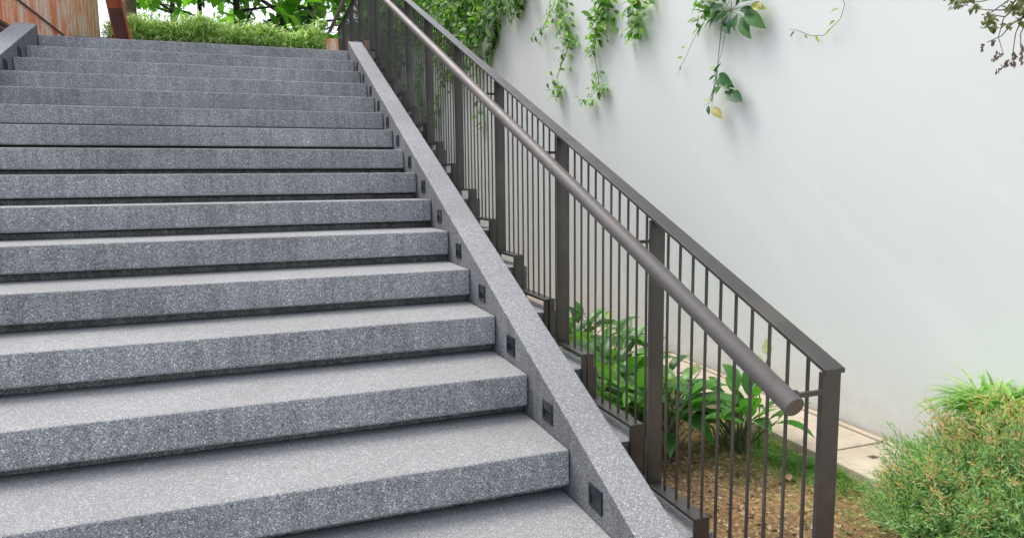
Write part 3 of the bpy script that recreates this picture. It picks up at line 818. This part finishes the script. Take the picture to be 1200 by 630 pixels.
def tree(x, y, z0, h, rad, tr, leafL, n, mat, bark, label, seed, low=.25, lean=0, width=.55, droop=(.3,1.2), limbs=9):
    r = random.Random(seed)
    e = empty('tree', (x, y, z0), label, 'tree', 'trees beyond the landing')
    tk_ = MB(); pts = [Vector((x+lean*h*t+.05*math.sin(t*5+seed), y+.05*math.cos(t*4+seed), z0-.05+h*.85*t)) for t in [0,.2,.4,.6,.8,1]]
    tk_.tube(pts, [tr*(1-.75*i/5) for i in range(6)], 10)
    cr = MB(); tips = []
    for i in range(limbs):
        t = r.uniform(low, 1); b = pts[0].lerp(pts[-1], t)
        an = 2*PI*i*.382+r.uniform(-.3,.3); L = rad*r.uniform(.6,1.05)*(1.1-.4*t)
        d = Vector((math.cos(an), math.sin(an), r.uniform(.1,.5)))
        e1 = b+d*L*.5; e2 = b+d*L+Vector((0,0,-.12*L))
        tk_.tube([b, e1, e2], [tr*.35*(1.1-t*.5), tr*.2, tr*.06], 6)
        for q in range(4):
            s = e1.lerp(e2, r.random()); dd = Vector((r.gauss(0,1), r.gauss(0,1), r.gauss(0,.5))).normalized()*L*.45
            tk_.tube([s, s+dd], [tr*.08, tr*.03], 4, cap=False); tips.append((s, s+dd))
        tips.append((e1, e2))
    for i in range(n):
        a_, b_ = r.choice(tips); p = a_.lerp(b_, r.uniform(.1,1.1)) + Vector((r.gauss(0,1), r.gauss(0,1), r.gauss(0,1)))*leafL*.45
        if p.z < z0+.15: continue
        an = r.uniform(0,2*PI); d = Vector((math.cos(an), math.sin(an), r.uniform(-.8,.5)))
        l = leafL*r.uniform(.6,1.15)
        cr.leaf(p, d, (r.uniform(-.4,.4), r.uniform(-.6,.2), 1), l, l*width, r.uniform(*droop), 4 if leafL > .2 else 2, .25)
    tk_.build('trunk', bark, e, smooth=True); cr.build('crown', mat, e, smooth=leafL > .2)
def gx_(px, y): return on(1, y, px, 20).x
tree(gx_(281,11.5), 11.5, ZP, 4.4, 1.7, .075, .42, 300, L_TEAK, BARK1, 'large-leaved tree with a dark trunk in the middle of the background', 91, low=.10, limbs=14)
tree(gx_(365,11.8), 11.8, ZP, 4.2, 1.5, .07, .42, 260, L_TEAK, BARK1, 'large-leaved tree right beside the far end of the landing fence', 92, low=.10, limbs=14)
tree(gx_(232,12.6), 12.6, ZP, 4.0, 1.3, .06, .40, 170, L_TEAK, BARK1, 'smaller large-leaved tree left of the dark trunk', 93, low=.12, limbs=10)
tree(gx_(150,11.2), 11.2, ZP, 4.8, 1.5, .11, .09, 2600, L_TREE, BARK2, 'pale-trunked small-leaved tree right behind the leaning beam', 94, low=.30, limbs=9)
tree(gx_(330,16), 16, ZP, 5.5, 2.4, .12, .21, 7000, L_TREE, BARK1, 'light green tree farther back behind the large leaves', 95, low=.12, limbs=14)
tree(gx_(205,19), 19, ZP, 5.0, 2.0, .12, .16, 2600, L_TREE, BARK1, 'thin airy tree far back where the white sky shows through', 96, low=.2, limbs=10)
tree(gx_(425,14), 14, ZP, 4.2, 1.3, .10, .20, 2200, L_TREE, BARK1, 'bushy tree seen through the bars at the top of the fence', 97, low=.06, limbs=16)
tree(gx_(500,20), 20, ZP, 5.0, 1.8, .12, .20, 2600, L_TREE, BARK1, 'tree standing past the far end of the white wall', 98, low=.06, limbs=16)


# ------------------------------------------------------------------ light
w = bpy.data.worlds.new('World'); S.world = w; w.use_nodes = True
nt = w.node_tree; bg = nt.nodes['Background']
sky = nt.nodes.new('ShaderNodeTexSky'); sky.sky_type = 'NISHITA'; sky.sun_disc = False
SUN_EL, SUN_AZ = math.radians(60), math.radians(-35)     # azimuth from +Y towards +X
sky.sun_elevation = SUN_EL; sky.sun_rotation = SUN_AZ
sky.air_density = 1.0; sky.dust_density = 4.0; sky.ozone_density = .6
hs = nt.nodes.new('ShaderNodeHueSaturation'); hs.inputs['Saturation'].default_value = .65
nt.links.new(sky.outputs[0], hs.inputs['Color']); nt.links.new(hs.outputs[0], bg.inputs[0]); bg.inputs[1].default_value = .15
sd = bpy.data.lights.new('Sun', 'SUN'); sd.energy = .5; sd.angle = math.radians(24); sd.color = (1, .98, .95)
so = bpy.data.objects.new('Sun', sd); COL.objects.link(so)
dirn = Vector((math.sin(SUN_AZ)*math.cos(SUN_EL), math.cos(SUN_AZ)*math.cos(SUN_EL), math.sin(SUN_EL)))
so.rotation_euler = dirn.to_track_quat('Z', 'Y').to_euler(); so.location = (0, 0, 12)

# ------------------------------------------------------------------ camera
cd = bpy.data.cameras.new('Camera'); cam = bpy.data.objects.new('Camera', cd); COL.objects.link(cam); S.camera = cam
cd.sensor_fit = 'HORIZONTAL'; cd.sensor_width = 36; cd.lens = 36*FPX/1200; cd.clip_start = .02; cd.clip_end = 1000
M = Matrix((rt, up, -fw)).transposed().to_4x4(); M.translation = CAM; cam.matrix_world = M
S.view_settings.view_transform = 'Standard'; S.view_settings.look = 'None'; S.view_settings.gamma = 1
S.view_settings.exposure = 1.0; S.view_settings.use_curve_mapping = False
